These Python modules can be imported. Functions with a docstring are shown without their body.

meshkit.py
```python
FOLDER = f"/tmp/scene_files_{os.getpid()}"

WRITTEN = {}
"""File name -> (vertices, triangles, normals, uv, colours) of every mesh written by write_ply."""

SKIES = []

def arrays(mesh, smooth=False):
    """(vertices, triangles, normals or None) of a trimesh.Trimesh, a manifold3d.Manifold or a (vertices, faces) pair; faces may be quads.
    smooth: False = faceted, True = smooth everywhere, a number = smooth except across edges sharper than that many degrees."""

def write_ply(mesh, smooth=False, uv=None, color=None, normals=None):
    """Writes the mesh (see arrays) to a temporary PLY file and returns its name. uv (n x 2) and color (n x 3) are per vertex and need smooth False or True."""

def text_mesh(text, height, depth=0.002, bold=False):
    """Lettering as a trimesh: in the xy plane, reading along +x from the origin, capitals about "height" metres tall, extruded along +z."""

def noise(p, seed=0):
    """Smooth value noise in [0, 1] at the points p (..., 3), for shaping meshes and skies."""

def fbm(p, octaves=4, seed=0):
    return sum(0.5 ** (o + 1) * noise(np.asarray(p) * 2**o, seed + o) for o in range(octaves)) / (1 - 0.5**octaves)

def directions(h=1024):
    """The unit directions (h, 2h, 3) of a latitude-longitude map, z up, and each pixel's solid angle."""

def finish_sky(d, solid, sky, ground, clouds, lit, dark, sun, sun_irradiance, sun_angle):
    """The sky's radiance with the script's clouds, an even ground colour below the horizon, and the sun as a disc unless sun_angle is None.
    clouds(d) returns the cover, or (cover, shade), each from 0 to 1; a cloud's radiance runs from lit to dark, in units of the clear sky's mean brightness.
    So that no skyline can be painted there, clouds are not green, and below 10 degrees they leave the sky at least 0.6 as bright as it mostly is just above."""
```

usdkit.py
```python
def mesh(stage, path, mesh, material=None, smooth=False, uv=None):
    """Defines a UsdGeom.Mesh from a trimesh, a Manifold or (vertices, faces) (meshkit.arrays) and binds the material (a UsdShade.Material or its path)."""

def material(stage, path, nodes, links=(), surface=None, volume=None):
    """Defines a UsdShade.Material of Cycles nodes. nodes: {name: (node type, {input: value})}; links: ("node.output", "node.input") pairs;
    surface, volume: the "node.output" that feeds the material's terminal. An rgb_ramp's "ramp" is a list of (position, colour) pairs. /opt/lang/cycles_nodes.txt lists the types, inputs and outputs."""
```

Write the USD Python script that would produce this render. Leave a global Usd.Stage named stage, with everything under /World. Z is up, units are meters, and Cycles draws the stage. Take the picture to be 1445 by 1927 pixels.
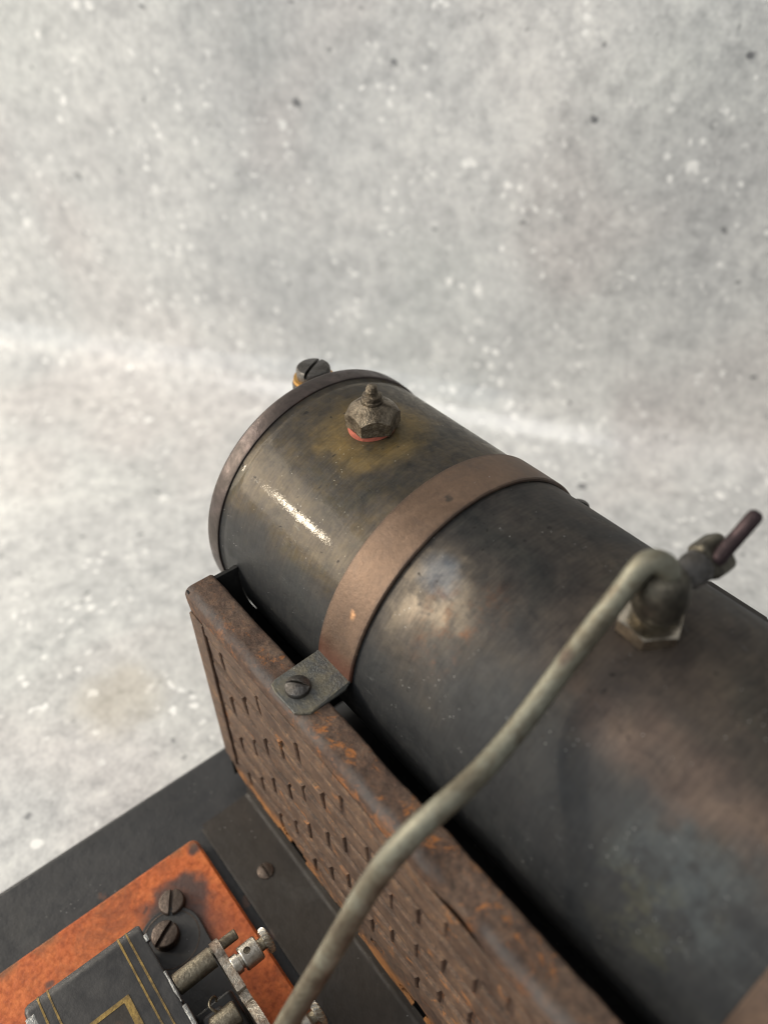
import math, random
import numpy as np, trimesh, manifold3d, shapely
from shapely.geometry import Polygon, Point, box as sbox
import usdkit, meshkit
from pxr import Usd, UsdGeom, UsdLux, Gf, Sdf, Vt

random.seed(7); rng = np.random.default_rng(7)
stage = Usd.Stage.CreateInMemory()
UsdGeom.SetStageUpAxis(stage, UsdGeom.Tokens.z); UsdGeom.SetStageMetersPerUnit(stage, 1.0)
UsdGeom.Xform.Define(stage, '/World')

# ---------------------------------------------------------------- units: one unit = the boiler's radius (30 mm), origin on the boiler's axis
U, ZF = 0.03, -2.71
def W(p):
    return (np.asarray(p, float) - [0, 0, ZF]) * U

# ---------------------------------------------------------------- camera
CAM = np.array([4.11983, -2.63462, 4.03292])
ROT = np.array([[0.631618, -0.507605, 0.586000], [0.775149, 0.427372, -0.465293], [-0.014254, 0.748125, 0.663405]])
cam = UsdGeom.Camera.Define(stage, '/World/camera')
m4 = np.eye(4); m4[:3, :3] = ROT.T; m4[3, :3] = W(CAM)
cam.AddTransformOp().Set(Gf.Matrix4d(*m4.ravel().tolist()))
cam.CreateHorizontalApertureAttr(24.0); cam.CreateFocalLengthAttr(24.0 * 1508.7 / 1445)
cam.CreateFStopAttr(9.8); cam.CreateFocusDistanceAttr(5.15 * U)
cam.CreateClippingRangeAttr((0.005, 100.0)); cam.CreateExposureAttr(0.1)

# ---------------------------------------------------------------- lamps of the room, plus an added soft light
def rect_light(name, direction, target, dist, w, h, color, power):
    d = np.array(direction, float); d /= np.linalg.norm(d)
    pos = W(target) + d * dist
    up = np.array([0, 0, 1.0]) if abs(d[2]) < .95 else np.array([0, 1.0, 0])
    x = np.cross(up, d); x /= np.linalg.norm(x); y = np.cross(d, x)
    L = UsdLux.RectLight.Define(stage, '/World/' + name)
    mm = np.eye(4); mm[0, :3], mm[1, :3], mm[2, :3], mm[3, :3] = x, y, d, pos
    L.AddTransformOp().Set(Gf.Matrix4d(*mm.ravel().tolist()))
    L.CreateWidthAttr(w); L.CreateHeightAttr(h); L.CreateColorAttr(Gf.Vec3f(*color)); L.CreateIntensityAttr(power)
    return L
rect_light('side_lamp', (-.66, -.69, .36), (1, -.7, .6), 1.3, .075, .075, (1.0, .85, .64), 300)
rect_light('added_soft_light', (-.74, -.60, .40), (0, -1, 0), 1.5, 1.3, .8, (1.0, .915, .80), 7.2)  # added large panel, softens the shadows of the side lamp
rect_light('ceiling_lamp', (.10, -.50, .86), (0, 0, 0), 2.0, 1.0, 1.0, (1.0, .97, .93), 3.0)
rect_light('window', (.05, -.94, .34), (0, 0, 0), 2.0, 1.5, .9, (.86, .94, 1.0), .9)
dome = UsdLux.DomeLight.Define(stage, '/World/room_glow')
dome.CreateColorAttr(Gf.Vec3f(.94, .97, 1.0)); dome.CreateIntensityAttr(0.11)

# ---------------------------------------------------------------- materials
class Ref:
    def __init__(s, n, o): s.n, s.o = n, o
    def __str__(s): return f'{s.n}.{s.o}'
class Mat:
    def __init__(s, name):
        s.name, s.nodes, s.links, s.k = name, {}, [], 0
        g = s.add('geometry'); sc = s.add('vector_math', math_type='scale', vector1=Ref(g, 'position'), scale=1 / U)
        t = s.add('vector_math', math_type='add', vector1=Ref(sc, 'vector'), vector2=(0, 0, ZF)); s.P = Ref(t, 'vector')
    def add(s, kind, **kw):
        n = f'n{s.k}'; s.k += 1; vals = {}
        for a, b in kw.items():
            if isinstance(b, Ref): s.links.append((str(b), f'{n}.{a}'))
            else: vals[a] = b
        s.nodes[n] = (kind, vals); return n
    def noise(s, scale, detail=4, rough=.55, dist=0, vec=None, out='fac', stretch=None):
        v = vec or s.P
        if stretch: v = Ref(s.add('vector_math', math_type='multiply', vector1=v, vector2=stretch), 'vector')
        return Ref(s.add('noise_texture', vector=v, scale=scale, detail=detail, roughness=rough, distortion=dist), out)
    def ramp(s, fac, stops): return Ref(s.add('rgb_ramp', fac=fac, ramp=stops), 'color')
    def mr(s, v, a, b, c=0., d=1., smooth=True):
        return Ref(s.add('map_range', range_type='smoothstep' if smooth else 'linear', value=v, from_min=a, from_max=b, to_min=c, to_max=d), 'result')
    def math(s, op, a, b=0., c=0.): return Ref(s.add('math', math_type=op, value1=a, value2=b, value3=c), 'value')
    def mix(s, fac, a, b, kind='mix'): return Ref(s.add('mix', mix_type=kind, fac=fac, color1=a, color2=b), 'color')
    def voro(s, scale, vec=None, feature='f1', rand=1.): return Ref(s.add('voronoi_texture', vector=vec or s.P, scale=scale, feature=feature, randomness=rand), 'distance')
    def warp(s, scale, amount):
        c = s.noise(scale, 3, out='color')
        d = Ref(s.add('vector_math', math_type='subtract', vector1=c, vector2=(.5, .5, .5)), 'vector')
        d = Ref(s.add('vector_math', math_type='scale', vector1=d, scale=amount), 'vector')
        return Ref(s.add('vector_math', math_type='add', vector1=s.P, vector2=d), 'vector')
    def spot(s, vec, centre, r0, r1, scale=(1, 1, 1)):
        """1 inside r0, 0 outside r1 of a point (scale > 1 squeezes an axis)."""
        d = Ref(s.add('vector_math', math_type='subtract', vector1=vec, vector2=centre), 'vector')
        d = Ref(s.add('vector_math', math_type='multiply', vector1=d, vector2=scale), 'vector')
        l = Ref(s.add('vector_math', math_type='length', vector1=d), 'value')
        return s.mr(l, r0, r1, 1., 0.)
    def sep(s, ax, vec=None): return Ref(s.add('separate_xyz', vector=vec or s.P), ax)
    def bump(s, h, dist, strength=1., normal=None):
        kw = dict(height=h, distance=dist * U, strength=strength)
        if normal: kw['normal'] = normal
        return Ref(s.add('bump', **kw), 'normal')
    def done(s, **kw):
        p = s.add('principled_bsdf', **kw)
        return usdkit.material(stage, '/World/Looks/' + s.name, s.nodes, s.links, surface=f'{p}.BSDF')

def mat_backdrop():
    m = Mat('printed_concrete')
    big = m.noise(.42, 4, .55, .6)
    base = m.ramp(big, [(.30, (.54, .55, .552)), (.46, (.60, .608, .607)), (.58, (.66, .667, .66)), (.72, (.70, .706, .697))])
    tint = m.noise(.33, 2, .5, .3, vec=Ref(m.add('vector_math', math_type='add', vector1=m.P, vector2=(7., 3., 5.)), 'vector'))
    base = m.mix(m.mr(tint, .50, .68, 0., .5), base, (.63, .595, .585))
    tint2 = m.noise(.25, 2, .5, .3, vec=Ref(m.add('vector_math', math_type='add', vector1=m.P, vector2=(17., 13., 1.)), 'vector'))
    base = m.mix(m.mr(tint2, .52, .70, 0., .5), base, (.55, .575, .565))
    mid = m.noise(4.5, 6, .68)
    base = m.mix(1., base, m.ramp(mid, [(.30, (.74, .74, .75)), (.5, (1, 1, 1)), (.70, (1.18, 1.175, 1.16))]), 'multiply')
    fine = m.noise(15, 5, .72)
    base = m.mix(1., base, m.ramp(fine, [(.3, (.82, .82, .825)), (.5, (1, 1, 1)), (.7, (1.15, 1.15, 1.14))]), 'multiply')
    # pale chips, clustered; dark pits, sparser
    cl = m.noise(.8, 3, .6)
    cld = m.noise(1.05, 6, .7, .9, vec=Ref(m.add('vector_math', math_type='add', vector1=m.P, vector2=(2., 8., 4.)), 'vector'))
    base = m.mix(1., base, m.ramp(cld, [(.30, (.90, .903, .906)), (.5, (1, 1, 1)), (.68, (1.06, 1.06, 1.055))]), 'multiply')
    for sc, r0, r1, k, th in ((1.05, .055, .095, 1., .45), (1.9, .085, .14, 1., .46), (3.4, .12, .22, 1., .46), (6.0, .15, .30, .9, .46)):
        d = m.voro(sc, m.warp(6., .16))
        f = m.math('multiply', m.mr(d, r0, r1, k, 0.), m.mr(m.noise(2.1 + sc * .3, 2), th, th + .06))
        base = m.mix(m.math('multiply', f, m.mr(cl, .42, .58, .18, .92)), base, (1., 1., .98))
    for sc, r0, r1, k, th in ((1.05, .045, .085, .9, .56), (2.1, .07, .13, .85, .56), (4.2, .10, .21, .65, .55)):
        v = Ref(m.add('vector_math', math_type='add', vector1=m.warp(5., .22), vector2=(3.3, 1.7, 9.1)), 'vector')
        d = m.voro(sc, v)
        f = m.math('multiply', m.mr(d, r0, r1, k, 0.), m.mr(m.noise(1.3 + sc * .4, 2), th, th + .06))
        base = m.mix(f, base, (.13, .135, .145))
    st = m.spot(m.warp(3., .5), (-1.35, -1.75, ZF), .15, .62)
    base = m.mix(m.math('multiply', st, .30), base, (.50, .41, .26))
    return m.done(base_color=base, roughness=m.mr(mid, .3, .7, .15, .24), specular_ior_level=1.0,
                  normal=m.bump(m.noise(11, 4, .6), .012, .22))

def mat_boiler():
    m = Mat('heat_stained_boiler_brass')
    w = m.warp(3.2, .42); w2 = m.warp(7., .16)
    big = m.noise(1.3, 5, .6, .8)
    col = m.ramp(big, [(.30, (.048, .049, .048)), (.46, (.066, .061, .057)), (.60, (.086, .076, .066)), (.75, (.070, .071, .063))])
    mott = m.noise(7, 6, .68)
    col = m.mix(1., col, m.ramp(mott, [(.3, (.70, .71, .73)), (.52, (1, 1, 1)), (.72, (1.26, 1.23, 1.17))]), 'multiply')
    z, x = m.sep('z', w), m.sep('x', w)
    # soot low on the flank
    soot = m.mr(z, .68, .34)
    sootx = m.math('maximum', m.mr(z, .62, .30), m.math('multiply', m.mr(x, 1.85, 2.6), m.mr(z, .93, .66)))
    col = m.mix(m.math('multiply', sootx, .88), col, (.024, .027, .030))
    # limescale and verdigris round the valve
    ring = m.spot(w, (.78, -.02, 1.0), .26, .47)
    col = m.mix(m.math('multiply', ring, m.mr(m.noise(5, 5, .65), .32, .52, .35, .95)), col, (.185, .142, .075))
    ring2 = m.spot(w2, (.75, -.03, 1.0), .17, .25)
    col = m.mix(m.math('multiply', ring2, .5), col, (.11, .10, .075))
    # bare brass patches after the strap; tan also paints in the highlight line
    tan = m.spot(w, (1.93, -.60, .80), .10, .36, (1.1, 1, 1))
    col = m.mix(m.math('multiply', tan, m.mr(m.noise(9, 5, .7), .34, .58, .25, 1.)), col, (.20, .170, .135))
    cop = m.spot(w, (2.15, -.62, .77), .05, .42, (1.4, 1, 1))
    col = m.mix(m.math('multiply', m.math('multiply', cop, m.mr(m.noise(6.5, 8, .75), .46, .66)), .6), col, (.16, .075, .038))
    blue = m.spot(w2, (1.93, -.50, .87), .03, .16, (.8, 1, 1))
    col = m.mix(m.math('multiply', blue, .5), col, (.15, .18, .22))
    pink_sheen = m.spot(w, (3.55, -.50, .86), .08, .40, (.42, 1.8, 1.8))  # warm sheen of the overhead lamp painted in with the patina
    col = m.mix(m.math('multiply', pink_sheen, .5), col, (.155, .109, .086))
    pk2 = m.spot(w, (3.1, -.2, .97), .1, .7, (.8, 1, 1))
    col = m.mix(m.math('multiply', pk2, .35), col, (.135, .103, .085))
    blue_sheen = m.math('multiply', m.spot(w, (3.72, -.80, .60), .10, .42, (.8, 1, 1)), m.mr(m.noise(6, 9, .76), .42, .60))  # bluish window reflection painted in with the patina
    col = m.mix(m.math('multiply', blue_sheen, .36), col, (.095, .115, .12))
    grn = m.math('multiply', m.spot(w, (3.75, -.90, .42), .05, .35, (.7, 1, 1)), m.mr(m.noise(5, 4, .7), .50, .64))
    col = m.mix(m.math('multiply', grn, .26), col, (.12, .12, .07))
    # pits and dust
    pit = m.math('multiply', m.mr(m.voro(5.5, w2), .05, .13, .8, 0.), m.mr(m.noise(3.1, 2), .50, .58))
    pit2 = m.math('multiply', m.mr(m.voro(15, w2), .07, .20, .75, 0.), m.mr(m.noise(2.2, 3), .50, .60))
    pits = m.math('maximum', pit, pit2)
    smoke = m.noise(4.2, 10, .78, .9)
    col = m.mix(1., col, m.ramp(smoke, [(.32, (.68, .70, .74)), (.5, (1, 1, 1)), (.68, (1.28, 1.26, 1.2))]), 'multiply')
    brush = m.noise(9, 4, .7, stretch=(7, .7, .7))
    col = m.mix(1., col, m.ramp(brush, [(.32, (.84, .84, .85)), (.5, (1, 1, 1)), (.68, (1.17, 1.16, 1.14))]), 'multiply')
    scuff = m.math('multiply', m.mr(m.noise(12, 6, .78, .4, stretch=(.5, 1.4, 1.4)), .60, .72), m.mr(m.noise(1.6, 3), .46, .6))
    col = m.mix(m.math('multiply', scuff, .4), col, (.26, .27, .27))
    col = m.mix(pits, col, (.025, .024, .023))
    dust = m.math('multiply', m.mr(m.voro(32), .04, .13, .7, 0.), m.mr(m.noise(4., 4), .54, .62))
    dust2 = m.math('multiply', m.mr(m.voro(15), .022, .055, .7, 0.), m.mr(m.noise(2.7, 4), .50, .60))
    du = m.math('maximum', dust, dust2)
    col = m.mix(du, col, (.62, .62, .60))
    metal = m.math('multiply', m.mr(sootx, 0., 1., .92, .45), m.mr(du, 0., 1., 1., .0))
    rough = m.math('add', m.mr(mott, .3, .7, .52, .66), m.math('add', m.math('multiply', sootx, .04), m.math('multiply', ring, .08)))
    scr = m.noise(9, 3, .6, stretch=(.25, 3, 3))
    h = m.math('add', m.math('multiply', m.noise(26, 4, .65), .6), m.math('multiply', scr, .3))
    h = m.math('subtract', h, m.math('multiply', pits, .5))
    lac = m.math('multiply', m.mr(x, 1.75, 1.35), m.mr(sootx, .0, .5, 1., .12))
    lac = m.math('multiply', m.math('multiply', lac, m.mr(m.noise(14, 5, .75), .36, .64, .14, .62)), m.mr(pits, 0., .5, 1., 0.))
    return m.done(base_color=col, metallic=metal, roughness=rough, normal=m.bump(h, .007, .30), coat_weight=lac, coat_roughness=.07, coat_ior=1.26,
                  coat_tint=(1., .90, .66), coat_normal=m.bump(m.noise(48, 3, .7), .002, .2))

def mat_rust():
    m = Mat('rusted_sheet_iron')
    w = m.warp(6, .2)
    a = m.noise(3.2, 9, .74, .4)
    col = m.ramp(a, [(.30, (.060, .040, .032)), (.45, (.105, .066, .048)), (.58, (.135, .092, .068)), (.72, (.145, .112, .092))])
    g = m.noise(26, 4, .7)
    col = m.mix(1., col, m.ramp(g, [(.3, (.50, .50, .52)), (.5, (1, 1, 1)), (.7, (1.65, 1.55, 1.42))]), 'multiply')
    # bright fresh rust, in small torn patches
    o = m.math('multiply', m.mr(m.noise(6.2, 10, .78, .6), .54, .62), m.mr(m.noise(1.3, 3), .38, .54))
    col = m.mix(m.math('multiply', o, .85), col, (.42, .16, .045))
    o2 = m.mr(m.noise(2.1, 6, .7, 1.2, vec=Ref(m.add('vector_math', math_type='add', vector1=m.P, vector2=(4., 9., 2.)), 'vector')), .60, .70)
    col = m.mix(m.math('multiply', o2, .55), col, (.26, .12, .05))
    # rust line along the bottom edge, bare steel along the folded edge
    z, y = m.sep('z', w), m.sep('y')
    low = m.math('multiply', m.mr(z, -1.86, -2.02), m.mr(m.noise(4, 5, .7), .38, .56))
    col = m.mix(m.math('multiply', low, .85), col, (.44, .195, .065))
    edge = m.spot(m.warp(5, .05), (0, -1.372, .088), .012, .06, (0, 1, 1))
    ed = m.math('multiply', edge, m.mr(m.noise(2.4, 5, .7), .34, .58, .15, 1.))
    col = m.mix(m.math('multiply', ed, .5), col, (.15, .155, .16))
    joint_dark = m.math('multiply', m.mr(y, -1.34, -1.372), m.math('multiply', m.mr(m.sep('z'), -.17, -.21), m.mr(m.sep('z'), -2.0, -1.94)))  # sheet face darker in the joints between bricks
    col = m.mix(m.math('multiply', joint_dark, .3), col, (.022, .016, .013))
    rough = m.math('subtract', m.mr(g, .3, .7, .72, .9), m.math('multiply', ed, .2))
    h = m.math('add', m.noise(42, 5, .8), m.math('multiply', m.noise(14, 4, .6), .5))
    return m.done(base_color=col, roughness=rough, metallic=m.math('multiply', ed, .4), specular_ior_level=.35, normal=m.bump(h, .016, .9))

def mat_brick():
    m = Mat('rusty_embossed_brick')
    a = m.noise(7.5, 9, .78, .4)
    col = m.ramp(a, [(.30, (.046, .031, .023)), (.44, (.085, .055, .039)), (.55, (.125, .082, .057)), (.62, (.170, .108, .066)), (.72, (.30, .135, .048))])
    g = m.noise(40, 5, .8)
    col = m.mix(1., col, m.ramp(g, [(.3, (.50, .49, .49)), (.5, (1, 1, 1)), (.7, (1.6, 1.5, 1.36))]), 'multiply')
    o = m.math('multiply', m.mr(m.noise(6.5, 7, .72, .6), .57, .66), m.mr(m.noise(1.2, 3), .44, .56))
    col = m.mix(m.math('multiply', o, .7), col, (.38, .165, .055))
    z = m.sep('z', m.warp(6, .2))
    low = m.math('multiply', m.mr(z, -1.82, -2.0), m.mr(m.noise(4, 5, .7), .38, .56))
    col = m.mix(m.math('multiply', low, .85), col, (.42, .18, .06))
    return m.done(base_color=col, roughness=m.mr(g, .3, .7, .62, .85), specular_ior_level=.4, normal=m.bump(m.noise(34, 5, .75), .010, .6))

def mat_black(name, c=(.028, .029, .031), rough=.42, chips=0., tint=(.10, .055, .04)):
    m = Mat(name)
    a = m.noise(2.4, 5, .6, .5)
    col = m.mix(1., c, m.ramp(a, [(.3, (.75, .75, .75)), (.5, (1, 1, 1)), (.7, (1.35, 1.32, 1.28))]), 'multiply')
    dustn = m.mr(m.noise(1.1, 6, .7, .6), .50, .74, 0., .32)
    col = m.mix(dustn, col, (.10, .10, .095))
    if chips:
        f = m.math('multiply', m.mr(m.voro(2.1, m.warp(7, .3)), .10, .17, 1., 0.), m.mr(m.noise(1.7, 2), .42, .50))
        col = m.mix(m.math('multiply', f, chips), col, tint)
    sp = m.math('multiply', m.mr(m.voro(21), .04, .11, .8, 0.), m.mr(m.noise(2.3, 3), .53, .62))
    col = m.mix(sp, col, (.34, .34, .33))
    r = m.mr(m.noise(8, 4, .6), .3, .7, rough - .07, rough + .13)
    return m.done(base_color=col, roughness=r, normal=m.bump(m.noise(16, 4, .65), .012, .35))

def mat_orange():
    m = Mat('worn_orange_paint')
    a = m.noise(3.4, 9, .74, .4)
    col = m.ramp(a, [(.3, (.27, .058, .02)), (.48, (.47, .112, .030)), (.62, (.55, .15, .040)), (.78, (.36, .095, .035))])
    g = m.noise(22, 4, .7)
    col = m.mix(1., col, m.ramp(g, [(.3, (.62, .56, .52)), (.5, (1, 1, 1)), (.7, (1.22, 1.3, 1.4))]), 'multiply')
    w, w2 = m.warp(5, .28), m.warp(9, .10)
    dark = (.050, .043, .042)
    s1 = m.spot(w, (1.10, -2.28, -2.19), .19, .31, (1.15, 1, 1))
    col = m.mix(m.math('multiply', s1, .93), col, dark)
    s2 = m.spot(w, (1.42, -2.20, -2.19), .06, .40)
    col = m.mix(m.math('multiply', s2, .55), col, (.16, .055, .035))
    s5 = m.spot(w, (1.30, -2.45, -2.19), .12, .40)
    col = m.mix(m.math('multiply', s5, .85), col, dark)
    s3 = m.spot(w2, (.79, -1.99, -2.19), .03, .075)
    col = m.mix(m.math('multiply', s3, .9), col, dark)
    s4 = m.spot(w2, (1.02, -3.27, -2.19), .012, .045)
    col = m.mix(m.math('multiply', s4, .8), col, dark)
    s6 = m.spot(w2, (.97, -2.50, -2.19), .008, .03)
    col = m.mix(m.math('multiply', s6, .8), col, dark)
    # rubbed along the edge
    ex = m.math('multiply', m.mr(m.sep('x', w2), .80, .69), m.mr(m.noise(3.4, 5, .7), .44, .60))
    col = m.mix(m.math('multiply', ex, .75), col, (.13, .085, .045))
    soil = m.math('multiply', m.mr(m.noise(2.3, 9, .78, .8), .47, .66), .65)
    col = m.mix(soil, col, (.17, .055, .025))
    dk = m.math('multiply', m.mr(m.voro(5, w2), .05, .12, .7, 0.), m.mr(m.noise(1.9, 2), .54, .62))
    col = m.mix(dk, col, (.12, .05, .035))
    return m.done(base_color=col, roughness=m.mr(g, .3, .7, .42, .6), specular_ior_level=.4, normal=m.bump(m.noise(28, 3, .6), .010, .4))

def mat_metal(name, c, rough, tarnish=(.05, .045, .04), amount=.5, scale=6, metallic=1., bump=.4, dust=0., stretch=None):
    m = Mat(name)
    a = m.noise(scale, 6, .68, .4, stretch=stretch)
    col = m.mix(m.mr(a, .40, .64, 0., amount), c, tarnish)
    g = m.noise(scale * 4.5, 4, .7)
    col = m.mix(1., col, m.ramp(g, [(.3, (.78, .78, .78)), (.7, (1.18, 1.16, 1.13))]), 'multiply')
    met = metallic
    if dust:
        f = m.math('multiply', m.mr(m.voro(30), .05, .13, .9, 0.), m.mr(m.noise(3, 3), .5, .6))
        col = m.mix(m.math('multiply', f, dust), col, (.6, .6, .58))
    return m.done(base_color=col, metallic=met, roughness=m.mr(a, .35, .65, rough - .05, min(1, rough + .18)), normal=m.bump(m.noise(scale * 5, 4, .7), .012, bump))

def mat_strap():
    m = Mat('brown_copper_strap')
    a = m.noise(2.2, 5, .6, .5)
    col = m.ramp(a, [(.3, (.105, .068, .046)), (.5, (.145, .096, .066)), (.7, (.180, .123, .088))])
    g = m.noise(30, 4, .7)
    col = m.mix(1., col, m.ramp(g, [(.3, (.86, .86, .86)), (.7, (1.12, 1.1, 1.08))]), 'multiply')
    x0 = m.math('absolute', m.math('subtract', m.sep('x', m.warp(7, .03)), 1.561))
    col = m.mix(m.math('multiply', m.mr(x0, .125, .162), m.mr(m.noise(5, 6, .75), .36, .6, .1, .75)), col, (.07, .05, .04))
    sc = m.math('multiply', m.mr(m.noise(7, 6, .8, .3, stretch=(6, 1, 1)), .60, .70), m.mr(m.noise(2.2, 3), .45, .6))
    col = m.mix(m.math('multiply', sc, .5), col, (.30, .20, .14))
    sm = m.mr(m.noise(3.1, 9, .77, .6), .46, .68, 0., .6)
    col = m.mix(sm, col, (.085, .060, .048))
    glint = m.math('multiply', m.spot(m.warp(12, .12), (1.60, -.87, .54), .003, .035), .8)  # small orange glint painted into the strap colour
    col = m.mix(glint, col, (.62, .34, .17))
    red = m.mr(m.sep('z', m.warp(8, .12)), .36, .12, 0., .55)
    col = m.mix(red, col, (.20, .072, .05))
    dk = m.spot(m.warp(14, .12), (1.60, -.16, 1.02), .008, .035)
    col = m.mix(m.math('multiply', dk, .8), col, (.04, .035, .03))
    dust = m.math('multiply', m.mr(m.voro(17), .03, .07, .9, 0.), m.mr(m.noise(3, 3), .50, .58))
    col = m.mix(dust, col, (.6, .58, .55))
    return m.done(base_color=col, metallic=.55, roughness=m.mr(a, .3, .7, .44, .58), normal=m.bump(g, .008, .4))

def mat_gold():
    m = Mat('worn_gold_paint')
    a = m.noise(9, 6, .75, .3)
    col = m.ramp(a, [(.34, (.055, .045, .03)), (.46, (.17, .115, .04)), (.6, (.31, .21, .06)), (.75, (.42, .30, .10))])
    return m.done(base_color=col, metallic=.35, roughness=.5, normal=m.bump(m.noise(40, 3), .01, .4))

def mat_pipe():
    m = Mat('tarnished_pipe')
    a = m.noise(3.2, 9, .74, .6, stretch=(1, .7, 1))
    col = m.ramp(a, [(.34, (.095, .078, .055)), (.45, (.16, .145, .105)), (.55, (.215, .212, .165)), (.66, (.125, .108, .078))])
    w = m.warp(10, .06)
    for c in ((2.82, -.565, 1.07), (2.86, -.07, 1.42)):
        f = m.spot(w, c, .012, .05, (1, .6, 1))
        col = m.mix(m.math('multiply', f, .6), col, (.075, .045, .038))
    g = m.noise(24, 3, .6)
    col = m.mix(1., col, m.ramp(g, [(.3, (.86, .86, .86)), (.7, (1.1, 1.1, 1.1))]), 'multiply')
    return m.done(base_color=col, metallic=.6, roughness=.54, normal=m.bump(g, .006, .3))

M = dict(
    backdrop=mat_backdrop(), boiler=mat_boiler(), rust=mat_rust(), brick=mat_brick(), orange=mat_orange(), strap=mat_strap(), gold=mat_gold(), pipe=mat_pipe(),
    base=mat_black('black_base_paint', (.026, .027, .029), .46, .75), casing=mat_black('black_casing_enamel', (.030, .030, .031), .40, 0.),
    foot=mat_black('black_foot_paint', (.024, .020, .0165), .66, .3), inside=mat_black('sooty_inside', (.008, .008, .008), .9),
    cap=mat_metal('dark_cap_brass', (.095, .078, .075), .38, (.05, .047, .043), .6, 3, .95, .25),
    zinc=mat_metal('grey_tab_zinc', (.10, .105, .104), .50, (.20, .18, .125), .6, 9, .55, .7, 1.),
    screw=mat_metal('dark_steel_screw', (.13, .125, .12), .34, (.04, .036, .032), .6, 9, .9, .6),
    brownscrew=mat_metal('brown_steel_screw', (.125, .10, .085), .42, (.055, .043, .037), .6, 9, .8, .5),
    valve=mat_metal('rough_valve_brass', (.21, .178, .135), .36, (.06, .048, .036), .85, 10, .95, 1.),
    washer=mat_metal('red_fibre_washer', (.46, .13, .085), .75, (.32, .09, .06), .5, 12, 0., .4),
    steel=mat_metal('spotted_steel', (.40, .37, .32), .30, (.13, .085, .06), .75, 11, .95, .5),
    bright=mat_metal('bright_nickel', (.58, .55, .49), .26, (.22, .18, .13), .6, 9, 1., .3),
    nickel=mat_metal('polished_nut', (.50, .45, .37), .24, (.30, .25, .19), .5, 4, 1., .15),
    outlet=mat_metal('dull_outlet_brass', (.135, .125, .100), .42, (.035, .031, .026), .8, 5, .85, .4),
    pin=mat_metal('brown_copper_pin', (.055, .037, .041), .5, (.03, .022, .025), .7, 8, .7, .5),
    rod=mat_metal('oily_rod', (.24, .215, .165), .36, (.075, .06, .045), .75, 9, .9, .5),
    brass=mat_metal('old_brass_ring', (.62, .36, .11), .38, (.30, .15, .05), .5, 6, .9, .3),
    scrape=mat_metal('scraped_tin', (.27, .28, .28), .36, (.13, .13, .13), .6, 12, .9, .5),
)

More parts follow.
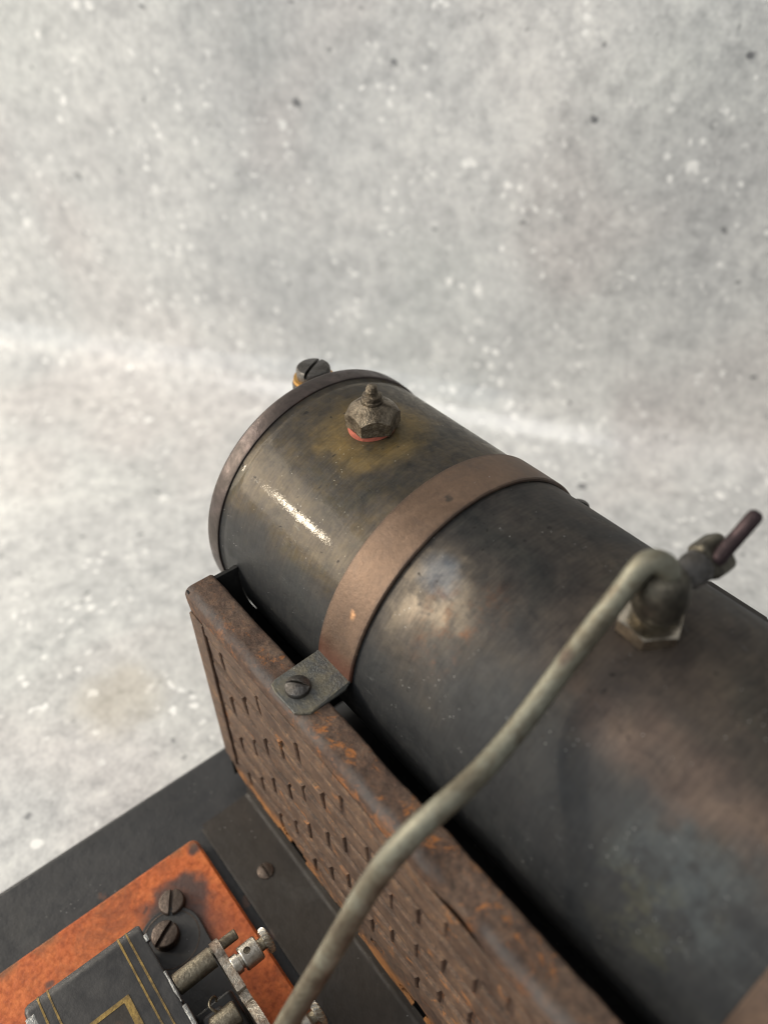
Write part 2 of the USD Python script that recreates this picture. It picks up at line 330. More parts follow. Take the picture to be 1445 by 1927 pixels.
# ---------------------------------------------------------------- scene helpers
_n = {}
def path_for(name, parent):
    k = (parent, name); c = _n.get(k, -1) + 1; _n[k] = c
    return f'{parent}/{name}' + (f'_{c:03d}' if c else '')
def tag(o, label=None, cat=None, kind=None, group=None):
    p = o.GetPrim() if hasattr(o, 'GetPrim') else o
    for k, v in (('label', label), ('category', cat), ('kind', kind), ('group', group)):
        if v: p.SetCustomDataByKey(k, v)
    return p
ORG = np.array([3.0, -1.5, ZF])
engine = UsdGeom.Xform.Define(stage, '/World/toy_steam_engine'); engine.AddTranslateOp().Set(Gf.Vec3d(*W(ORG).tolist()))
tag(engine, 'old toy steam engine with dark stained boiler, rusty brick firebox and orange engine plate', 'steam engine')
ROOT = '/World/toy_steam_engine'
def part(name, mesh, mat, parent=ROOT, smooth=35, label=None):
    v, f, n = meshkit.arrays(mesh, smooth)
    p = path_for(name, parent)
    v = (v - ORG) * U
    me = usdkit.mesh(stage, p, (v, f), M[mat] if isinstance(mat, str) else mat)
    if n is not None:
        me.CreateNormalsAttr(Vt.Vec3fArray.FromNumpy(n.astype(np.float32))); me.SetNormalsInterpolation('vertex')
    if label: tag(me, label)
    return p
def cat(*ms):
    out = []
    for q in ms:
        if isinstance(q, trimesh.Trimesh): out.append(q)
        else:
            v, f, _ = meshkit.arrays(q); out.append(trimesh.Trimesh(v, f, process=False))
    return trimesh.util.concatenate(out)
def frame(axis, up=None):
    a = np.array(axis, float); a /= np.linalg.norm(a)
    u = np.array(up if up is not None else ([1, 0, 0] if abs(a[0]) < .9 else [0, 1, 0]), float)
    u -= a * (u @ a); u /= np.linalg.norm(u)
    return np.stack([u, np.cross(a, u), a], 0)          # rows: local x, y, z in world
def place(mesh, origin, axis=(0, 0, 1), up=None):
    v, f, _ = meshkit.arrays(mesh)
    return trimesh.Trimesh(v @ frame(axis, up) + np.array(origin, float), f, process=False)
def lathe(prof, seg=64, close=True):
    """prof: (r, h) pairs turned about the local z axis."""
    pr = np.array(prof, float); n = len(pr); t = np.arange(seg) / seg * 2 * math.pi
    v = np.stack([pr[None, :, 0] * np.cos(t)[:, None], pr[None, :, 0] * np.sin(t)[:, None], np.repeat(pr[None, :, 1], seg, 0)], -1).reshape(-1, 3)
    f = []
    for i in range(seg):
        j = (i + 1) % seg
        for k in range(n - 1): f.append((i * n + k, j * n + k, j * n + k + 1, i * n + k + 1))
    f = np.array(f); f = np.vstack([f[:, [0, 1, 2]], f[:, [0, 2, 3]]])
    me = trimesh.Trimesh(v, f, process=False); me.merge_vertices(); me.update_faces(me.nondegenerate_faces())
    return me
def rounded_cyl(r, h, b=.01, seg=40, z0=0.):
    return lathe([(0, z0), (r - b, z0), (r, z0 + b), (r, z0 + h - b), (r - .3 * b, z0 + h - .3 * b), (r - b, z0 + h), (0, z0 + h)], seg)
def manif(me):
    return manifold3d.Manifold(manifold3d.Mesh(np.asarray(me.vertices, np.float32), np.asarray(me.faces, np.uint32)))
def rbox(a, b, r=.02, n=8):
    """Rounded box between two corners: hull of eight spheres."""
    a, b = np.minimum(a, b), np.maximum(a, b); r = min(r, *((b - a) / 2 - 1e-4))
    s = manifold3d.Manifold.sphere(r, n)
    return manifold3d.Manifold.batch_hull([s.translate([x, y, z]) for x in (a[0] + r, b[0] - r) for y in (a[1] + r, b[1] - r) for z in (a[2] + r, b[2] - r)])
def tube(pts, r, seg=28, n=120, caps=True, radii=None):
    from scipy.interpolate import CubicSpline
    P = np.array(pts, float); d = np.r_[0, np.cumsum(np.linalg.norm(np.diff(P, axis=0), axis=1))]
    cs = CubicSpline(d, P); t = np.linspace(0, d[-1], n); Q = cs(t); T = cs(t, 1); T /= np.linalg.norm(T, axis=1)[:, None]
    rr = np.full(n, r) if radii is None else np.interp(t / d[-1], *radii)
    nrm = np.array([1., 0, 0]); rings = []
    for q, tt, ra in zip(Q, T, rr):
        nrm = nrm - tt * (nrm @ tt); nrm /= np.linalg.norm(nrm); bn = np.cross(tt, nrm)
        an = np.arange(seg) / seg * 2 * math.pi
        rings.append(q + ra * (np.cos(an)[:, None] * nrm + np.sin(an)[:, None] * bn))
    v = np.concatenate(rings); f = []
    for i in range(n - 1):
        for k in range(seg):
            k2 = (k + 1) % seg; f.append((i * seg + k, i * seg + k2, (i + 1) * seg + k2, (i + 1) * seg + k))
    f = np.array(f); f = np.vstack([f[:, [0, 1, 2]], f[:, [0, 2, 3]]])
    if caps:
        v = np.vstack([v, Q[:1], Q[-1:]]); a, b = len(v) - 2, len(v) - 1; e = []
        for k in range(seg):
            k2 = (k + 1) % seg; e.append((a, k2, k)); e.append((b, (n - 1) * seg + k, (n - 1) * seg + k2))
        f = np.vstack([f, e])
    return trimesh.Trimesh(v, f, process=False)
def extrude(poly, h):
    return trimesh.creation.extrude_polygon(poly, h, engine='earcut')
from shapely.geometry.polygon import orient
def chamfered(poly, h, b):
    """Extruded plate with a chamfered top edge."""
    M1 = manifold3d.CrossSection([np.array(orient(poly).exterior.coords)[:-1]])
    low = M1.extrude(h - b)
    hull = manifold3d.Manifold.batch_hull([M1.extrude(h - b), M1.offset(-b, manifold3d.JoinType.Round).extrude(h)])
    return hull
def slotted(r, h, slot_w, slot_d, ang, dome=0.):
    """Slotted screw head, local z up, base at 0."""
    prof = [(0, 0), (r, 0), (r, h * .55)]
    for k in range(7):
        a = k / 6 * math.pi / 2
        prof.append((r - r * .14 * (1 - math.cos(a)), h * .55 + h * .35 * math.sin(a)))
    for k in range(1, 5): prof.append((r * .86 * (1 - k / 4), h * .9 + (h * .1 + dome) * (1 - (1 - k / 4) ** 2)))
    me = manif(lathe(prof, 40))
    c = manifold3d.Manifold.cube([3 * r, slot_w, slot_d + h + dome], True).translate([0, 0, h + dome - slot_d + (slot_d + h + dome) / 2]).rotate([0, 0, ang])
    return me - c
def hexagon(r, rot=0.):
    return [(r * math.cos(math.radians(60 * k + rot)), r * math.sin(math.radians(60 * k + rot))) for k in range(6)]
def hexnut(r, h, rot=0., cut=.5):
    """Hexagonal nut, its top corners turned off to a cone."""
    hx = manifold3d.CrossSection([np.array(hexagon(r, rot))]).extrude(h)
    cone = manif(lathe([(0, -.01), (r * 1.2, -.01), (r * 1.2, h - cut * r * .55), (r * .82, h), (0, h)], 48))
    return hx ^ cone

# ---------------------------------------------------------------- the backdrop: one sheet, floor and wall with a soft fold between
S0, SD, SN = np.array([-9.166, -.205, ZF]), np.array([.825686, .56413, 0]), np.array([.56413, -.825686, 0])
def backdrop():
    R = .85; prof = [(u, 0.) for u in np.linspace(34, 1.25, 60)] + [(u, 0.) for u in np.linspace(1.1, R + .02, 6)]
    for k in range(29):
        a = k / 28 * math.pi / 2; prof.append((R - R * math.sin(a), R - R * math.cos(a)))
    prof += [(-.0, h) for h in np.linspace(R + .05, 3, 20)] + [(-.004 * (h - 3) ** 2, h) for h in np.linspace(3.2, 16, 30)]
    prof = np.array(prof); ss = np.linspace(-26, 40, 166); rows = []
    for s in ss:
        wob = .07 * math.sin(s * .62 + .4) + .05 * math.sin(s * 1.35 + 2) + .05 * meshkit.noise(np.array([s * .9, 0, 0]), 3)
        lift = .05 * meshkit.noise(np.array([s * .5, 3., 1.]), 5)
        k = np.exp(-((prof[:, 0] + prof[:, 1]) / 2.2) ** 2)
        kw = np.clip(prof[:, 1] / 2, 0, 1)
        und = .06 * np.array([meshkit.noise(np.array([s * .35, h * .35, 2.]), 8) - .5 for h in prof[:, 1]]) * kw
        u = prof[:, 0] + wob * np.maximum(k, kw) + und
        rows.append(S0 + s * SD + u[:, None] * SN + np.array([0, 0, 1.]) * (prof[:, 1] + lift * k * (prof[:, 1] < .6))[:, None])
    v = np.concatenate(rows); n = len(prof); f = []
    for i in range(len(ss) - 1):
        for k in range(n - 1): f.append((i * n + k, (i + 1) * n + k, (i + 1) * n + k + 1, i * n + k + 1))
    me = trimesh.Trimesh(*(lambda a, b: (a, np.vstack([b[:, [0, 1, 2]], b[:, [0, 2, 3]]])))(v, np.array(f)), process=False)
    vv, ff, nn = meshkit.arrays(me, True)
    g = usdkit.mesh(stage, '/World/backdrop', (W(vv), ff), M['backdrop'])
    g.CreateNormalsAttr(Vt.Vec3fArray.FromNumpy(nn.astype(np.float32))); g.SetNormalsInterpolation('vertex')
    tag(g, 'pale grey speckled concrete-look backdrop sheet with a soft bright fold', 'backdrop', 'structure')
backdrop()

# ---------------------------------------------------------------- base plate, orange plate
part('base_plate', rbox((.061, -6.2, ZF + .002), (8.2, 2.2, -2.29), .05, 16), 'base')
po = Polygon([(.70, -5.4), (5.6, -5.4), (5.6, -1.93), (.70, -1.93)]).buffer(-.06).buffer(.06, 8)
orange = part('engine_plate', place(chamfered(po, .10, .02), (0, 0, -2.288)), 'orange', label='orange painted plate, scuffed black round its screws')
part('screw', place(slotted(.098, .075, .030, .045, 147), (1.068, -2.322, -2.189)), 'brownscrew', orange)

# ---------------------------------------------------------------- firebox
def sheet(prof, x0, x1, nx, deform, hole, thick):
    """A bent sheet: profile (y, z) swept along x, with noise, torn holes and real thickness."""
    pr = np.array(prof, float); n = len(pr); xs = np.linspace(x0, x1, nx)
    G = np.zeros((nx, n, 3)); G[..., 0] = xs[:, None]; G[..., 1:] = pr[None]
    tan = np.gradient(pr, axis=0); nr = np.stack([-tan[:, 1], tan[:, 0]], 1); nr /= np.linalg.norm(nr, axis=1)[:, None]
    N = np.zeros_like(G); N[..., 1:] = nr[None]
    G = deform(G, N); A, B = G, G + N * thick
    mask = np.ones((nx - 1, n - 1), bool)
    cx, cz = (G[:-1, :-1] + G[1:, 1:]) / 2, None
    for i in range(nx - 1):
        for j in range(n - 1):
            if hole(cx[i, j], j): mask[i, j] = False
    v = np.concatenate([A.reshape(-1, 3), B.reshape(-1, 3)]); o = nx * n; idx = np.arange(nx * n).reshape(nx, n); f = []
    for i in range(nx - 1):
        for j in range(n - 1):
            if not mask[i, j]: continue
            a, b, c, d = idx[i, j], idx[i + 1, j], idx[i + 1, j + 1], idx[i, j + 1]
            f.append((a, d, c, b)); f.append((a + o, b + o, c + o, d + o))
            for (p, q, ni, nj) in ((a, b, i, j - 1), (b, c, i + 1, j), (c, d, i, j + 1), (d, a, i - 1, j)):
                if ni < 0 or nj < 0 or ni >= nx - 1 or nj >= n - 1 or not mask[ni, nj]: f.append((p, q, q + o, p + o))
    f = np.array(f)
    return trimesh.Trimesh(v, np.vstack([f[:, [0, 1, 2]], f[:, [0, 2, 3]]]), process=False)
def side_profile(sgn):
    zt, yo, yi, r = .097, -1.392 if sgn > 0 else -1.285, -1.172, .055
    p = [(yi + .006, -.30), (yi + .004, -.10), (yi, .05), (yi - .004, .085), (yi - .02, zt)]
    p += [(y, zt) for y in np.linspace(yi - .045, yo + r + .005, 7)]
    for k in range(1, 8):
        a = k / 7 * math.pi / 2; p.append((yo + r - r * math.sin(a), zt - r + r * math.cos(a)))
    p += [(yo + .010 * min(1, (zt - r - z) / .2), z) for z in np.linspace(0.0, -2.20, 74)]
    p = np.array(p); p[:, 0] *= sgn
    return p if sgn > 0 else p[::-1]
TEARS = [(1.35, -2.02, .17, .06, -.25), (2.80, -2.01, .17, .08, .1), (2.38, -1.86, .07, .045, .3), (2.15, -2.07, .10, .03, .1), (3.35, -1.96, .12, .04, .2), (1.95, -2.06, .06, .03, .3)]
def deform_front(G, N):
    P = G.copy(); big = meshkit.fbm(P * 1.3, 3, 2) - .5; fine = meshkit.fbm(P * 7, 3, 4) - .5
    low = np.clip((-1.75 - P[..., 2]) / .4, 0, 1)
    G = G + N * (.020 * big + .008 * fine + .03 * low * (meshkit.fbm(P * 4, 3, 9) - .5))[..., None]
    d = np.exp(-(((P[..., 0] - 3.06) / .15) ** 2 + ((P[..., 1] + 1.36) / .09) ** 2)) * (P[..., 2] > -.12)
    G[..., 2] -= .075 * d; G[..., 1] += .035 * d
    inner = np.zeros(P.shape[1]); inner[:6] = 1
    G[..., 1] += .022 * (meshkit.fbm(P * 9, 3, 11) - .5) * inner[None]
    # the lower left corner is eaten away to a slope
    c = np.clip((-1.85 - P[..., 2]) / .35, 0, 1)
    return G
def hole_front(c, j):
    x, y, z = c
    if z < -1.88 and x < .385 + (-1.88 - z) * .80 + .02 * math.sin(z * 40): return True
    n = meshkit.noise(np.array([x * 14, 1., z * 14]), 3)
    for hx, hz, rx, rz, sl in TEARS:
        if ((x - hx) / rx) ** 2 + ((z - hz - sl * (x - hx)) / rz) ** 2 < .5 + n: return True
    if z < -2.12 + .06 * meshkit.noise(np.array([x * 5, 2., 0.]), 6): return True
    if .05 < z < .12 and abs(x - 3.02) < .07 and y < -1.345 and n > .35: return True
    return False
fire_mesh = sheet(side_profile(1), .383, 7.0, 300, deform_front, hole_front, .022)
far_mesh = sheet(side_profile(-1)[:, :], .383, 7.0, 60, lambda G, N: G, lambda c, j: False, .022)
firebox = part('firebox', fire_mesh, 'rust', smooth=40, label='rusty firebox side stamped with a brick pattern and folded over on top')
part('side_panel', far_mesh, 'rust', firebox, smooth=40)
endp = sbox(-1.385, -2.2, 1.27, .085).difference(Point(0, 0).buffer(1.005, 64))
# polygon in (y, z) raised along x
def yz_plate(poly, x0, h):
    e = extrude(poly, h); v = np.array(e.vertices); return trimesh.Trimesh(np.stack([x0 + v[:, 2], v[:, 0], v[:, 1]], 1), e.faces, process=False)
part('end_panel', cat(*[yz_plate(g, .395, .03) for g in getattr(endp, 'geoms', [endp])]), 'inside', firebox, smooth=False)
part('smooth_corner', rbox((.388, -1.404, -1.86), (.565, -1.380, -.12), .010), 'brick', firebox)
part('top_rail', rbox((.585, -1.402, -.185), (6.9, -1.380, -.06), .010), 'brick', firebox)
def brick(x0, x1, z0, z1):
    j = lambda s: rng.normal(0, s)
    yb, e = -1.379, .009
    t, b = -1.4015 + j(.003), -1.3930 + j(.002)                                   # each brick stands out more at its foot
    x0 += j(.004); x1 += j(.004); z0 += j(.003); z1 += j(.003)
    v = [(x0, yb, z0), (x1, yb, z0), (x1, yb, z1), (x0, yb, z1)]
    for k, (ee) in enumerate((0, e)):
        y0, y1 = (b + .006, t + .006) if k == 0 else (b, t)
        q = .006 + ee
        v += [(x0 + q, y0 + j(.001), z0 + q), (x1 - q, y0, z0 + q), (x1 - q, y1, z1 - q), (x0 + q, y1, z1 - q)]
    f = []
    for k in (0, 4):
        for i in range(4):
            i2 = (i + 1) % 4; f.append((k + i, k + i2, k + 4 + i2)); f.append((k + i, k + 4 + i2, k + 4 + i))
    f += [(8, 9, 10), (8, 10, 11), (0, 2, 1), (0, 3, 2)]
    return trimesh.Trimesh(v, f, process=False)
for r in range(7):
    z1 = -.20 - r * .252; z0 = z1 - .252 + .036
    off = .0 if r % 2 else .21
    x = .60
    edges = [.60] + [.575 + off + .446 * k for k in range(0 if off else 1, 15)]
    edges = [e for e in edges if e == .60 or e > .70]
    for a, b in zip(edges[:-1], edges[1:]):
        if b > 6.9: break
        bx = (a + b) / 2
        if any(((bx - hx) / (rx + .15)) ** 2 + (((z0 + z1) / 2 - hz) / (rz + .14)) ** 2 < 1 for hx, hz, rx, rz, _ in TEARS): continue
        part('brick', brick(a + .012, b - .012, z0, z1), 'brick', firebox, smooth=False)
# foot angle along the bottom
fp = [(-1.374, -2.11), (-1.380, -2.19)]
for k in range(9):
    a = k / 8 * math.pi / 2; fp.append((-1.380 - .045 + .045 * math.cos(a), -2.20 - .045 * math.sin(a)))
fp += [(-1.60, -2.247), (-1.83, -2.247), (-1.848, -2.252), (-1.855, -2.262), (-1.855, -2.288)]
fp = np.array(fp)
def foot_deform(G, N):
    P = G.copy(); G = G + N * (.012 * (meshkit.fbm(P * 3, 3, 7) - .5))[..., None]; return G
def foot_hole(c, j):
    x, y, z = c
    return z > -2.15 + .03 * meshkit.noise(np.array([x * 4, 7., 0.]), 2) or math.hypot(max(0, .71 - x), max(0, -1.765 - y)) > .085
foot_mesh = sheet(fp[::-1] * 1.0, .625, 6.9, 200, lambda G, N: G, foot_hole, .010)
foot = part('foot_flange', foot_mesh, 'foot', firebox, smooth=50)
part('foot_screw', place(slotted(.066, .024, .018, .020, -3, .008), (1.278, -1.632, -2.249)), 'brownscrew', firebox)
part('foot_screw', place(slotted(.082, .035, .020, .022, 75, .008), (4.2, -1.632, -2.249)), 'foot', firebox)

# ---------------------------------------------------------------- boiler
def boiler_mesh():
    nx, nt = 200, 220; xs = np.linspace(.10, 7.2, nx); t = np.arange(nt) / nt * 2 * math.pi
    X, T = np.meshgrid(xs, t, indexing='ij'); P = np.stack([X, np.cos(T), np.sin(T)], -1)
    r = 1.0 + .006 * (meshkit.fbm(P * 1.1, 3, 21) - .5) + .0015 * (meshkit.fbm(P * 6, 2, 5) - .5)
    r -= .018 * np.exp(-((X - .215) / .018) ** 2)                               # groove beside the cap
    P[..., 1:] *= r[..., None]
    idx = np.arange(nx * nt).reshape(nx, nt); j = np.roll(idx, -1, 1)
    f = np.stack([idx[:-1], j[:-1], j[1:], idx[1:]], -1).reshape(-1, 4)
    v = np.vstack([P.reshape(-1, 3), [[.1, 0, 0], [7.2, 0, 0]]])
    f3 = np.vstack([f[:, [0, 1, 2]], f[:, [0, 2, 3]], np.stack([np.full(nt, nx * nt), j[0], idx[0]], 1), np.stack([np.full(nt, nx * nt + 1), idx[-1], j[-1]], 1)])
    me = trimesh.Trimesh(v, f3, process=False); me.fix_normals(); return me
boiler = part('boiler', boiler_mesh(), 'boiler', smooth=60, label='dark heat-stained boiler drum with dust and soot')
capp = [(0, -.045), (.45, -.043), (.80, -.03), (.93, -.012), (.985, .010), (1.006, .028), (1.014, .050), (1.016, .10), (1.014, .158), (1.010, .170), (1.000, .175), (.985, .172), (.98, .13)]
cap = place(lathe(capp, 160), (0, 0, 0), (1, 0, 0), (0, 1, 0))
part('end_cap', cap, 'cap', boiler, smooth=40)
# filler plug standing behind the cap
plug = lathe([(0, -.45), (.15, -.45), (.165, -.43), (.165, -.145), (.158, -.13), (0, -.13)], 40)
pq = (-.22, .17, .935)
pl = part('level_plug', place(plug, pq), 'screw', smooth=35, label='dark round plug with a brass ring and a slotted head behind the boiler cap')
part('brass_ring', place(lathe([(.10, -.131), (.152, -.131), (.157, -.12), (.152, -.098), (.10, -.098)], 40), pq), 'brass', pl)
part('slotted_head', place(slotted(.128, .10, .026, .05, 118), (pq[0], pq[1], pq[2] - .10)), 'screw', pl)
part('plug_pipe', place(rounded_cyl(.10, .26, .01), (-.30, .17, .60), (1, 0, 0)), 'screw', pl)

# strap over the boiler
def strap(x0, x1, foot_ang):
    a0 = foot_ang; th = np.linspace(math.pi - a0, a0, 140); sec = [(x0, 1.004), (x0, 1.018), (x0 + .008, 1.026), ((x0 + x1) / 2, 1.027), (x1 - .008, 1.026), (x1, 1.018), (x1, 1.004)]
    v, f = [], []
    n = len(sec)
    for t in th:
        wob = .004 * math.sin(t * 3.1)
        for x, r in sec: v.append((x + wob, r * math.cos(t), r * math.sin(t)))
    for i in range(len(th) - 1):
        for k in range(n):
            k2 = (k + 1) % n; f.append((i * n + k, i * n + k2, (i + 1) * n + k2, (i + 1) * n + k))
    f = np.array(f); me = trimesh.Trimesh(v, np.vstack([f[:, [0, 1, 2]], f[:, [0, 2, 3]]]), process=False); me.fix_normals(); return me
def strap_set(x0, x1, name_label, screw):
    s = part('strap', strap(x0, x1, .112), 'strap', smooth=40, label=name_label)
    for sg in (-1, 1):
        e_ = lambda q: q if sg < 0 else q - .10
        pts = [(x0 + .005, sg * 1.010), (x1, sg * 1.010), (x1 + .015, sg * 1.06), (x1 + .02, sg * e_(1.31)), (x1 - .01, sg * e_(1.352)), (x1 - .04, sg * e_(1.385)), (x0 + .09, sg * e_(1.392)), (x0 + .03, sg * e_(1.38)), (x0 + .012, sg * e_(1.34))]
        p = Polygon(pts).buffer(-.006).buffer(.006, 4)
        me = place(chamfered(p, .020, .005), (0, 0, .100)); vv = np.array(me.vertices)
        up = np.clip((1.045 - np.abs(vv[:, 1])) / .04, 0, 1); vv[:, 2] += .022 * up ** 1.5
        vv[:, 2] += .010 * (meshkit.fbm(np.stack([vv[:, 0] * 4, vv[:, 1] * 4, vv[:, 2] * 0], 1), 2, 3) - .5)
        part('tab', trimesh.Trimesh(vv, me.faces, process=False), 'zinc', s, smooth=30)
        part('tab_screw', place(slotted(.078, .045, .017, .028, 35, .022), ((x0 + x1) / 2 - .005, -1.272 if sg < 0 else 1.225, .118)), 'screw', s, smooth=35)
strap_set(1.400, 1.722, 'brown copper strap over the boiler beside the safety valve', 1)
strap_set(4.135, 4.457, 'brown copper strap over the boiler nearest the viewer', 1)
part('lug', rbox((2.60, 1.17, .08), (3.06, 1.27, .20), .03), 'foot', firebox)

# ---------------------------------------------------------------- safety valve
vx, vy, vz = .742, -.030, 1.0
def worn(me, amp, sc, seed):
    v, f, _ = meshkit.arrays(me); t = trimesh.Trimesh(v, f, process=True)
    for _ in range(2): t = t.subdivide_to_size(.03)
    n = t.vertex_normals; d = amp * (meshkit.fbm(t.vertices * sc, 3, seed) - .5)
    return trimesh.Trimesh(t.vertices + n * d[:, None], t.faces, process=False)
nut = hexnut(.180, .20, -2, .01) ^ manif(lathe([(0, -.01), (.19, -.01), (.19, .060), (.178, .082), (.15, .118), (.11, .150), (.075, .170), (0, .172)], 48))
vn = part('safety_valve', worn(place(nut, (vx, vy, vz + .022)), .010, 22, 3), 'valve', boiler, smooth=32, label='rough hexagonal safety valve on a red washer')
part('washer', place(lathe([(0, -.02), (.152, -.02), (.155, .0), (.152, .026), (.10, .026), (0, .026)], 40), (vx - .004, vy - .010, vz)), 'washer', boiler)
st = lathe([(0, .15), (.064, .15), (.070, .16), (.070, .192), (.062, .197), (.062, .205), (.066, .210), (.064, .226), (.040, .232), (.036, .247), (.041, .256), (.034, .290), (.016, .298), (0, .298)], 24)
part('valve_stem', worn(place(st, (vx, vy, vz + .015)), .010, 30, 5), 'valve', boiler, smooth=45)

# ---------------------------------------------------------------- steam outlet, its cock and the pipe
ox, oy = 2.925, -.03
ob = lathe([(0, 1.02), (.092, 1.02), (.090, 1.08), (.100, 1.10), (.122, 1.125), (.130, 1.17), (.133, 1.23), (.127, 1.29), (.108, 1.335), (.078, 1.362), (0, 1.372)], 48)
so = part('steam_outlet', place(ob, (ox, oy, 0)), 'outlet', smooth=45, label='dull brass steam outlet standing on a bright nut')
part('nut', place(hexnut(.166, .080, -4, .25), (ox - .005, oy - .015, .988)), 'nickel', so, smooth=25)
ax = np.array([.06, .98, .06]); o0 = np.array([ox, oy + .03, 1.225])
part('cock_barrel', place(lathe([(0, 0), (.070, 0), (.068, .10), (.078, .115), (.080, .19), (.086, .20), (.086, .245), (.078, .255), (0, .255)], 32), o0, ax), 'screw', so)
axn = ax / np.linalg.norm(ax)
yoke = place(rbox((-.066, -.098, .0), (.066, .098, .17), .035, 16), o0 + axn * .255, ax, (.7, 0, .7))
part('cock_yoke', yoke, 'outlet', so, smooth=40)
pa = o0 + axn * .30 + np.array([.045, .0, .03])
part('cock_lever', cat(place(lathe([(0, 0), (.034, 0), (.038, .02), (.038, .27), (.034, .292), (.020, .305), (0, .307)], 24), pa, (.13, .42, .72))), 'pin', so, smooth=40)
pp = [(2.93, -.03, 1.16), (2.927, -.030, 1.30), (2.908, -.045, 1.405), (2.868, -.095, 1.432), (2.838, -.18, 1.345), (2.822, -.33, 1.17), (2.83, -.56, 1.01), (2.848, -.80, .868), (2.866, -1.04, .770), (2.868, -1.24, .715), (2.85, -1.42, .645), (2.822, -1.55, .52), (2.785, -1.69, .29), (2.765, -1.86, -.02), (2.747, -2.06, -.36), (2.747, -2.26, -.64), (2.755, -2.44, -.98), (2.78, -2.56, -1.32), (2.80, -2.60, -1.62)]
part('steam_pipe', tube(pp, .066, 32, 200, True, ([0, .05, .09, .30, .42, .47, .52, 1], [.060, .062, .056, .054, .057, .061, .060, .060])), 'pipe', so, smooth=60, label='tarnished bent steam pipe leading down to the engine')

# ---------------------------------------------------------------- engine casing and valve gear
y0, y1, zt = -3.392, -2.592, -1.60
def casing_profile(d=0., z_low=-2.185):
    r = .09; p = [(1.292 - d, z_low), (1.292 - d, zt - r)]
    for k in range(1, 9):
        a = k / 8 * math.pi / 2; p.append((1.292 + r - (r + d) * math.cos(a), zt - r + (r + d) * math.sin(a)))
    p += [(x, zt + d) for x in np.linspace(1.5, 3.6, 12)]
    return p
cp = Polygon(casing_profile() + [(3.6, -2.185)])
e = extrude(cp, y1 - y0); v = np.array(e.vertices)
cas = trimesh.Trimesh(np.stack([v[:, 0], y0 + v[:, 2], v[:, 1]], 1), e.faces, process=False); cas.fix_normals()
bx_ = rbox((1.292, y0, -2.185), (3.6, y1, zt), .035, 20)
def soft_casing():
    prof = np.array(casing_profile()); ys = [y0, y0 + .012, y0 + .04, y1 - .04, y1 - .012, y1]; ins = [.035, .014, 0, 0, .010, .022]
    return None
core = Polygon(casing_profile() + [(3.6, -2.185)])
M1 = manifold3d.CrossSection([np.array(orient(core).exterior.coords)[:-1]])
def slab(ins, a, b):
    m_ = M1.offset(-ins, manifold3d.JoinType.Round).extrude(b - a)
    return m_.transform(np.array([[1, 0, 0, 0], [0, 0, 1, a], [0, 1, 0, 0]], float))
casing = manifold3d.Manifold.batch_hull([slab(.03, y0, y1 - .008), slab(.010, y0 + .012, y1 - .002), slab(0, y0 + .035, y1 - .02), slab(.02, y0 + .04, y1)])
cv, cf, _ = meshkit.arrays(casing)
ct = trimesh.Trimesh(cv, cf, process=True)
if ct.volume < 0: ct.invert()
cs_ = part('engine_casing', ct, 'casing', smooth=32, label='black enamelled engine casing with thin gold lines')
def ribbon(y, w, x_end=3.5, d0=.0, d1=.0035):
    a, b = np.array(casing_profile(.0005)), np.array(casing_profile(d1))
    k0 = 1; a, b = a[k0:], b[k0:]
    a[0, 1] = b[0, 1] = -1.95
    q = []
    n = len(a); v = []
    for (xa, za), (xb, zb_) in zip(a, b):
        jw = w * (1 + .25 * rng.normal() * .4)
        v += [(xa, y - jw / 2, za), (xa, y + jw / 2, za), (xb, y - jw / 2 + .001, zb_), (xb, y + jw / 2 - .001, zb_)]
    f = []
    for i in range(n - 1):
        o, o2 = 4 * i, 4 * i + 4
        for s, t in ((2, 3), (3, 1), (1, 0), (0, 2)): f.append((o + s, o + t, o2 + t, o2 + s))
    f = np.array(f); me = trimesh.Trimesh(v, np.vstack([f[:, [0, 1, 2]], f[:, [0, 2, 3]], [[0, 1, 3], [0, 3, 2]]]), process=False); return me
for y in (-2.744, -2.686, -3.228, -3.292): part('gold_line', ribbon(y, .0135), 'gold', cs_, smooth=False)
zf_ = zt + .001
fr = sbox(1.675, -3.40 + .22, 3.2, -2.832).difference(sbox(1.705, -3.40 + .25, 3.17, -2.875))
part('gold_frame', place(extrude(fr, .004), (0, 0, zf_)), 'gold', cs_, smooth=False)
part('panel', place(extrude(sbox(1.7052, -3.1498, 3.17, -2.8752), .002), (0, 0, zf_)), 'foot', cs_, smooth=False, label='dull purple-brown panel inside the gold frame')
for (xa, xb) in ((1.41, 1.465), (1.95, 2.10)):
    part('tin_tab', rbox((xa, -2.604, zt - .03), (xb, -2.572, zt + .006), .008, 8), 'scrape', cs_, smooth=30)
part('scraped_edge', worn(rbox((1.70, -2.601, zt - .04), (1.93, -2.582, zt + .004), .008, 8), .02, 20, 2), 'scrape', cs_, smooth=30)
part('scraped_edge', worn(rbox((1.40, -3.397, zt - .04), (1.52, -3.335, zt + .002), .006, 8), .012, 14, 4), 'scrape', cs_, smooth=30)
lug = Point(1.30, -2.45).buffer(.235, 24).union(sbox(1.28, -2.58, 3.4, -2.30)).buffer(-.05).buffer(.05)
lg = part('mounting_lug', place(chamfered(Polygon(lug.exterior).convex_hull, .035, .008), (0, 0, -2.1885)), 'casing', smooth=30)
part('gold_ring', place(lathe([(.200, 0), (.205, 0), (.207, .004), (.200, .005)], 60), (1.30, -2.45, -2.1555)), 'brownscrew', lg)
part('screw', place(slotted(.100, .08, .034, .05, 116), (1.265, -2.470, -2.153)), 'brownscrew', lg, label='larger slotted brown screw close against the casing')
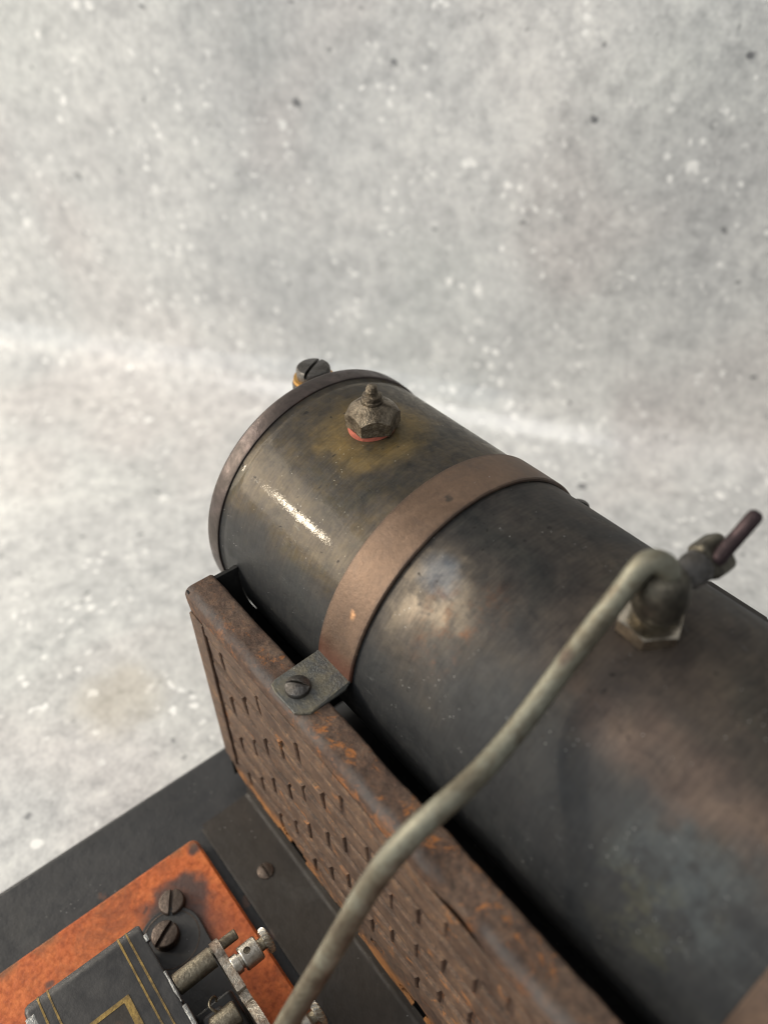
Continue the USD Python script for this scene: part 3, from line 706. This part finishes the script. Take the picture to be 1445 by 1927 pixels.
bl = part('cylinder_block', cat(rbox((1.95, -2.58, -2.150), (3.5, -2.30, -1.86), .03, 12), rbox((2.05, -2.56, -1.87), (2.55, -2.40, -1.70), .03, 12)), 'casing', smooth=35)
part('gland', place(rounded_cyl(.075, .18, .015, 32), (2.17, -2.52, -1.675), (0, 1, 0)), 'rod', bl)
part('spring_wire', tube([(2.03, -2.42, -1.70), (2.02, -2.44, -1.63), (2.06, -2.47, -1.61), (2.10, -2.45, -1.64), (2.10, -2.44, -1.70)], .008, 10, 40), 'rod', bl, smooth=60)
# valve spindle, bar and clamps, all across the engine
sp = part('valve_spindle', place(lathe([(0, 0), (.066, 0), (.070, .01), (.070, .27), (0, .27)], 32), (1.795, -2.575, -1.665), (0, 1, 0)), 'rod', smooth=40, label='oily spindle sticking out of the casing')
part('spindle_end', place(rounded_cyl(.036, .20, .008, 24), (1.78, -2.31, -1.635), (0, 1, 0)), 'rod', sp)
barp = Point(1.80, -1.665).buffer(.085, 16).union(Polygon([(1.78, -1.60), (2.10, -1.615), (2.10, -1.73), (1.80, -1.75)]))
barp = barp.union(Point(2.34, -1.82).buffer(.235, 32).intersection(sbox(2.06, -2.2, 2.8, -1.5))).union(sbox(2.06, -1.72, 2.2, -1.66)).buffer(-.008).buffer(.008)
e = extrude(barp if barp.geom_type == 'Polygon' else max(barp.geoms, key=lambda g: g.area), .062); v = np.array(e.vertices)
bar = trimesh.Trimesh(np.stack([v[:, 0], -2.292 + v[:, 2], v[:, 1]], 1), e.faces, process=False); bar.fix_normals()
part('rocker_bar', worn(bar, .004, 14, 8), 'steel', smooth=32, label='spotted steel rocker bar on the spindle')
def clamp(cx, cz, ya, label):
    hub = manif(lathe([(0, 0), (.060, 0), (.064, .006), (.064, .05), (.050, .054), (.050, .066), (.076, .07), (.082, .078), (.082, .190), (.076, .198), (0, .198)], 40))
    hub = hub - manifold3d.Manifold.cylinder(.2, .024, .024, 24).translate([0, 0, 0]).rotate([90, 0, 0]).translate([0, .0, .118]).rotate([0, 0, 0])
    c = part('clamp', place(hub, (cx, ya, cz), (0, 1, 0), (1, 0, 0)), 'bright', smooth=35, label=label)
    n = 17; prof = []
    for k in range(n * 4):
        a = k / (n * 4) * 2 * math.pi; prof.append((.080 + .0085 * math.cos(a * n)) * np.array([math.cos(a), math.sin(a)]))
    kn = manifold3d.CrossSection([np.array(prof)]).extrude(.05, 6, 24)
    kn = kn ^ manif(lathe([(0, -.001), (.072, -.001), (.088, .012), (.088, .038), (.072, .051), (0, .051)], 40))
    part('knurled_head', place(kn, (cx, ya + .235, cz), (0, 1, 0)), 'bright', c, smooth=25)
    part('neck', place(rounded_cyl(.042, .05, .006, 24), (cx, ya + .19, cz), (0, 1, 0)), 'rod', c)
clamp(1.945, -1.640, -2.236, 'bright clamp with an oil hole and knurled screw on the rocker bar')
clamp(2.515, -1.640, -2.225, 'second bright clamp with knurled screw, nearest the viewer')
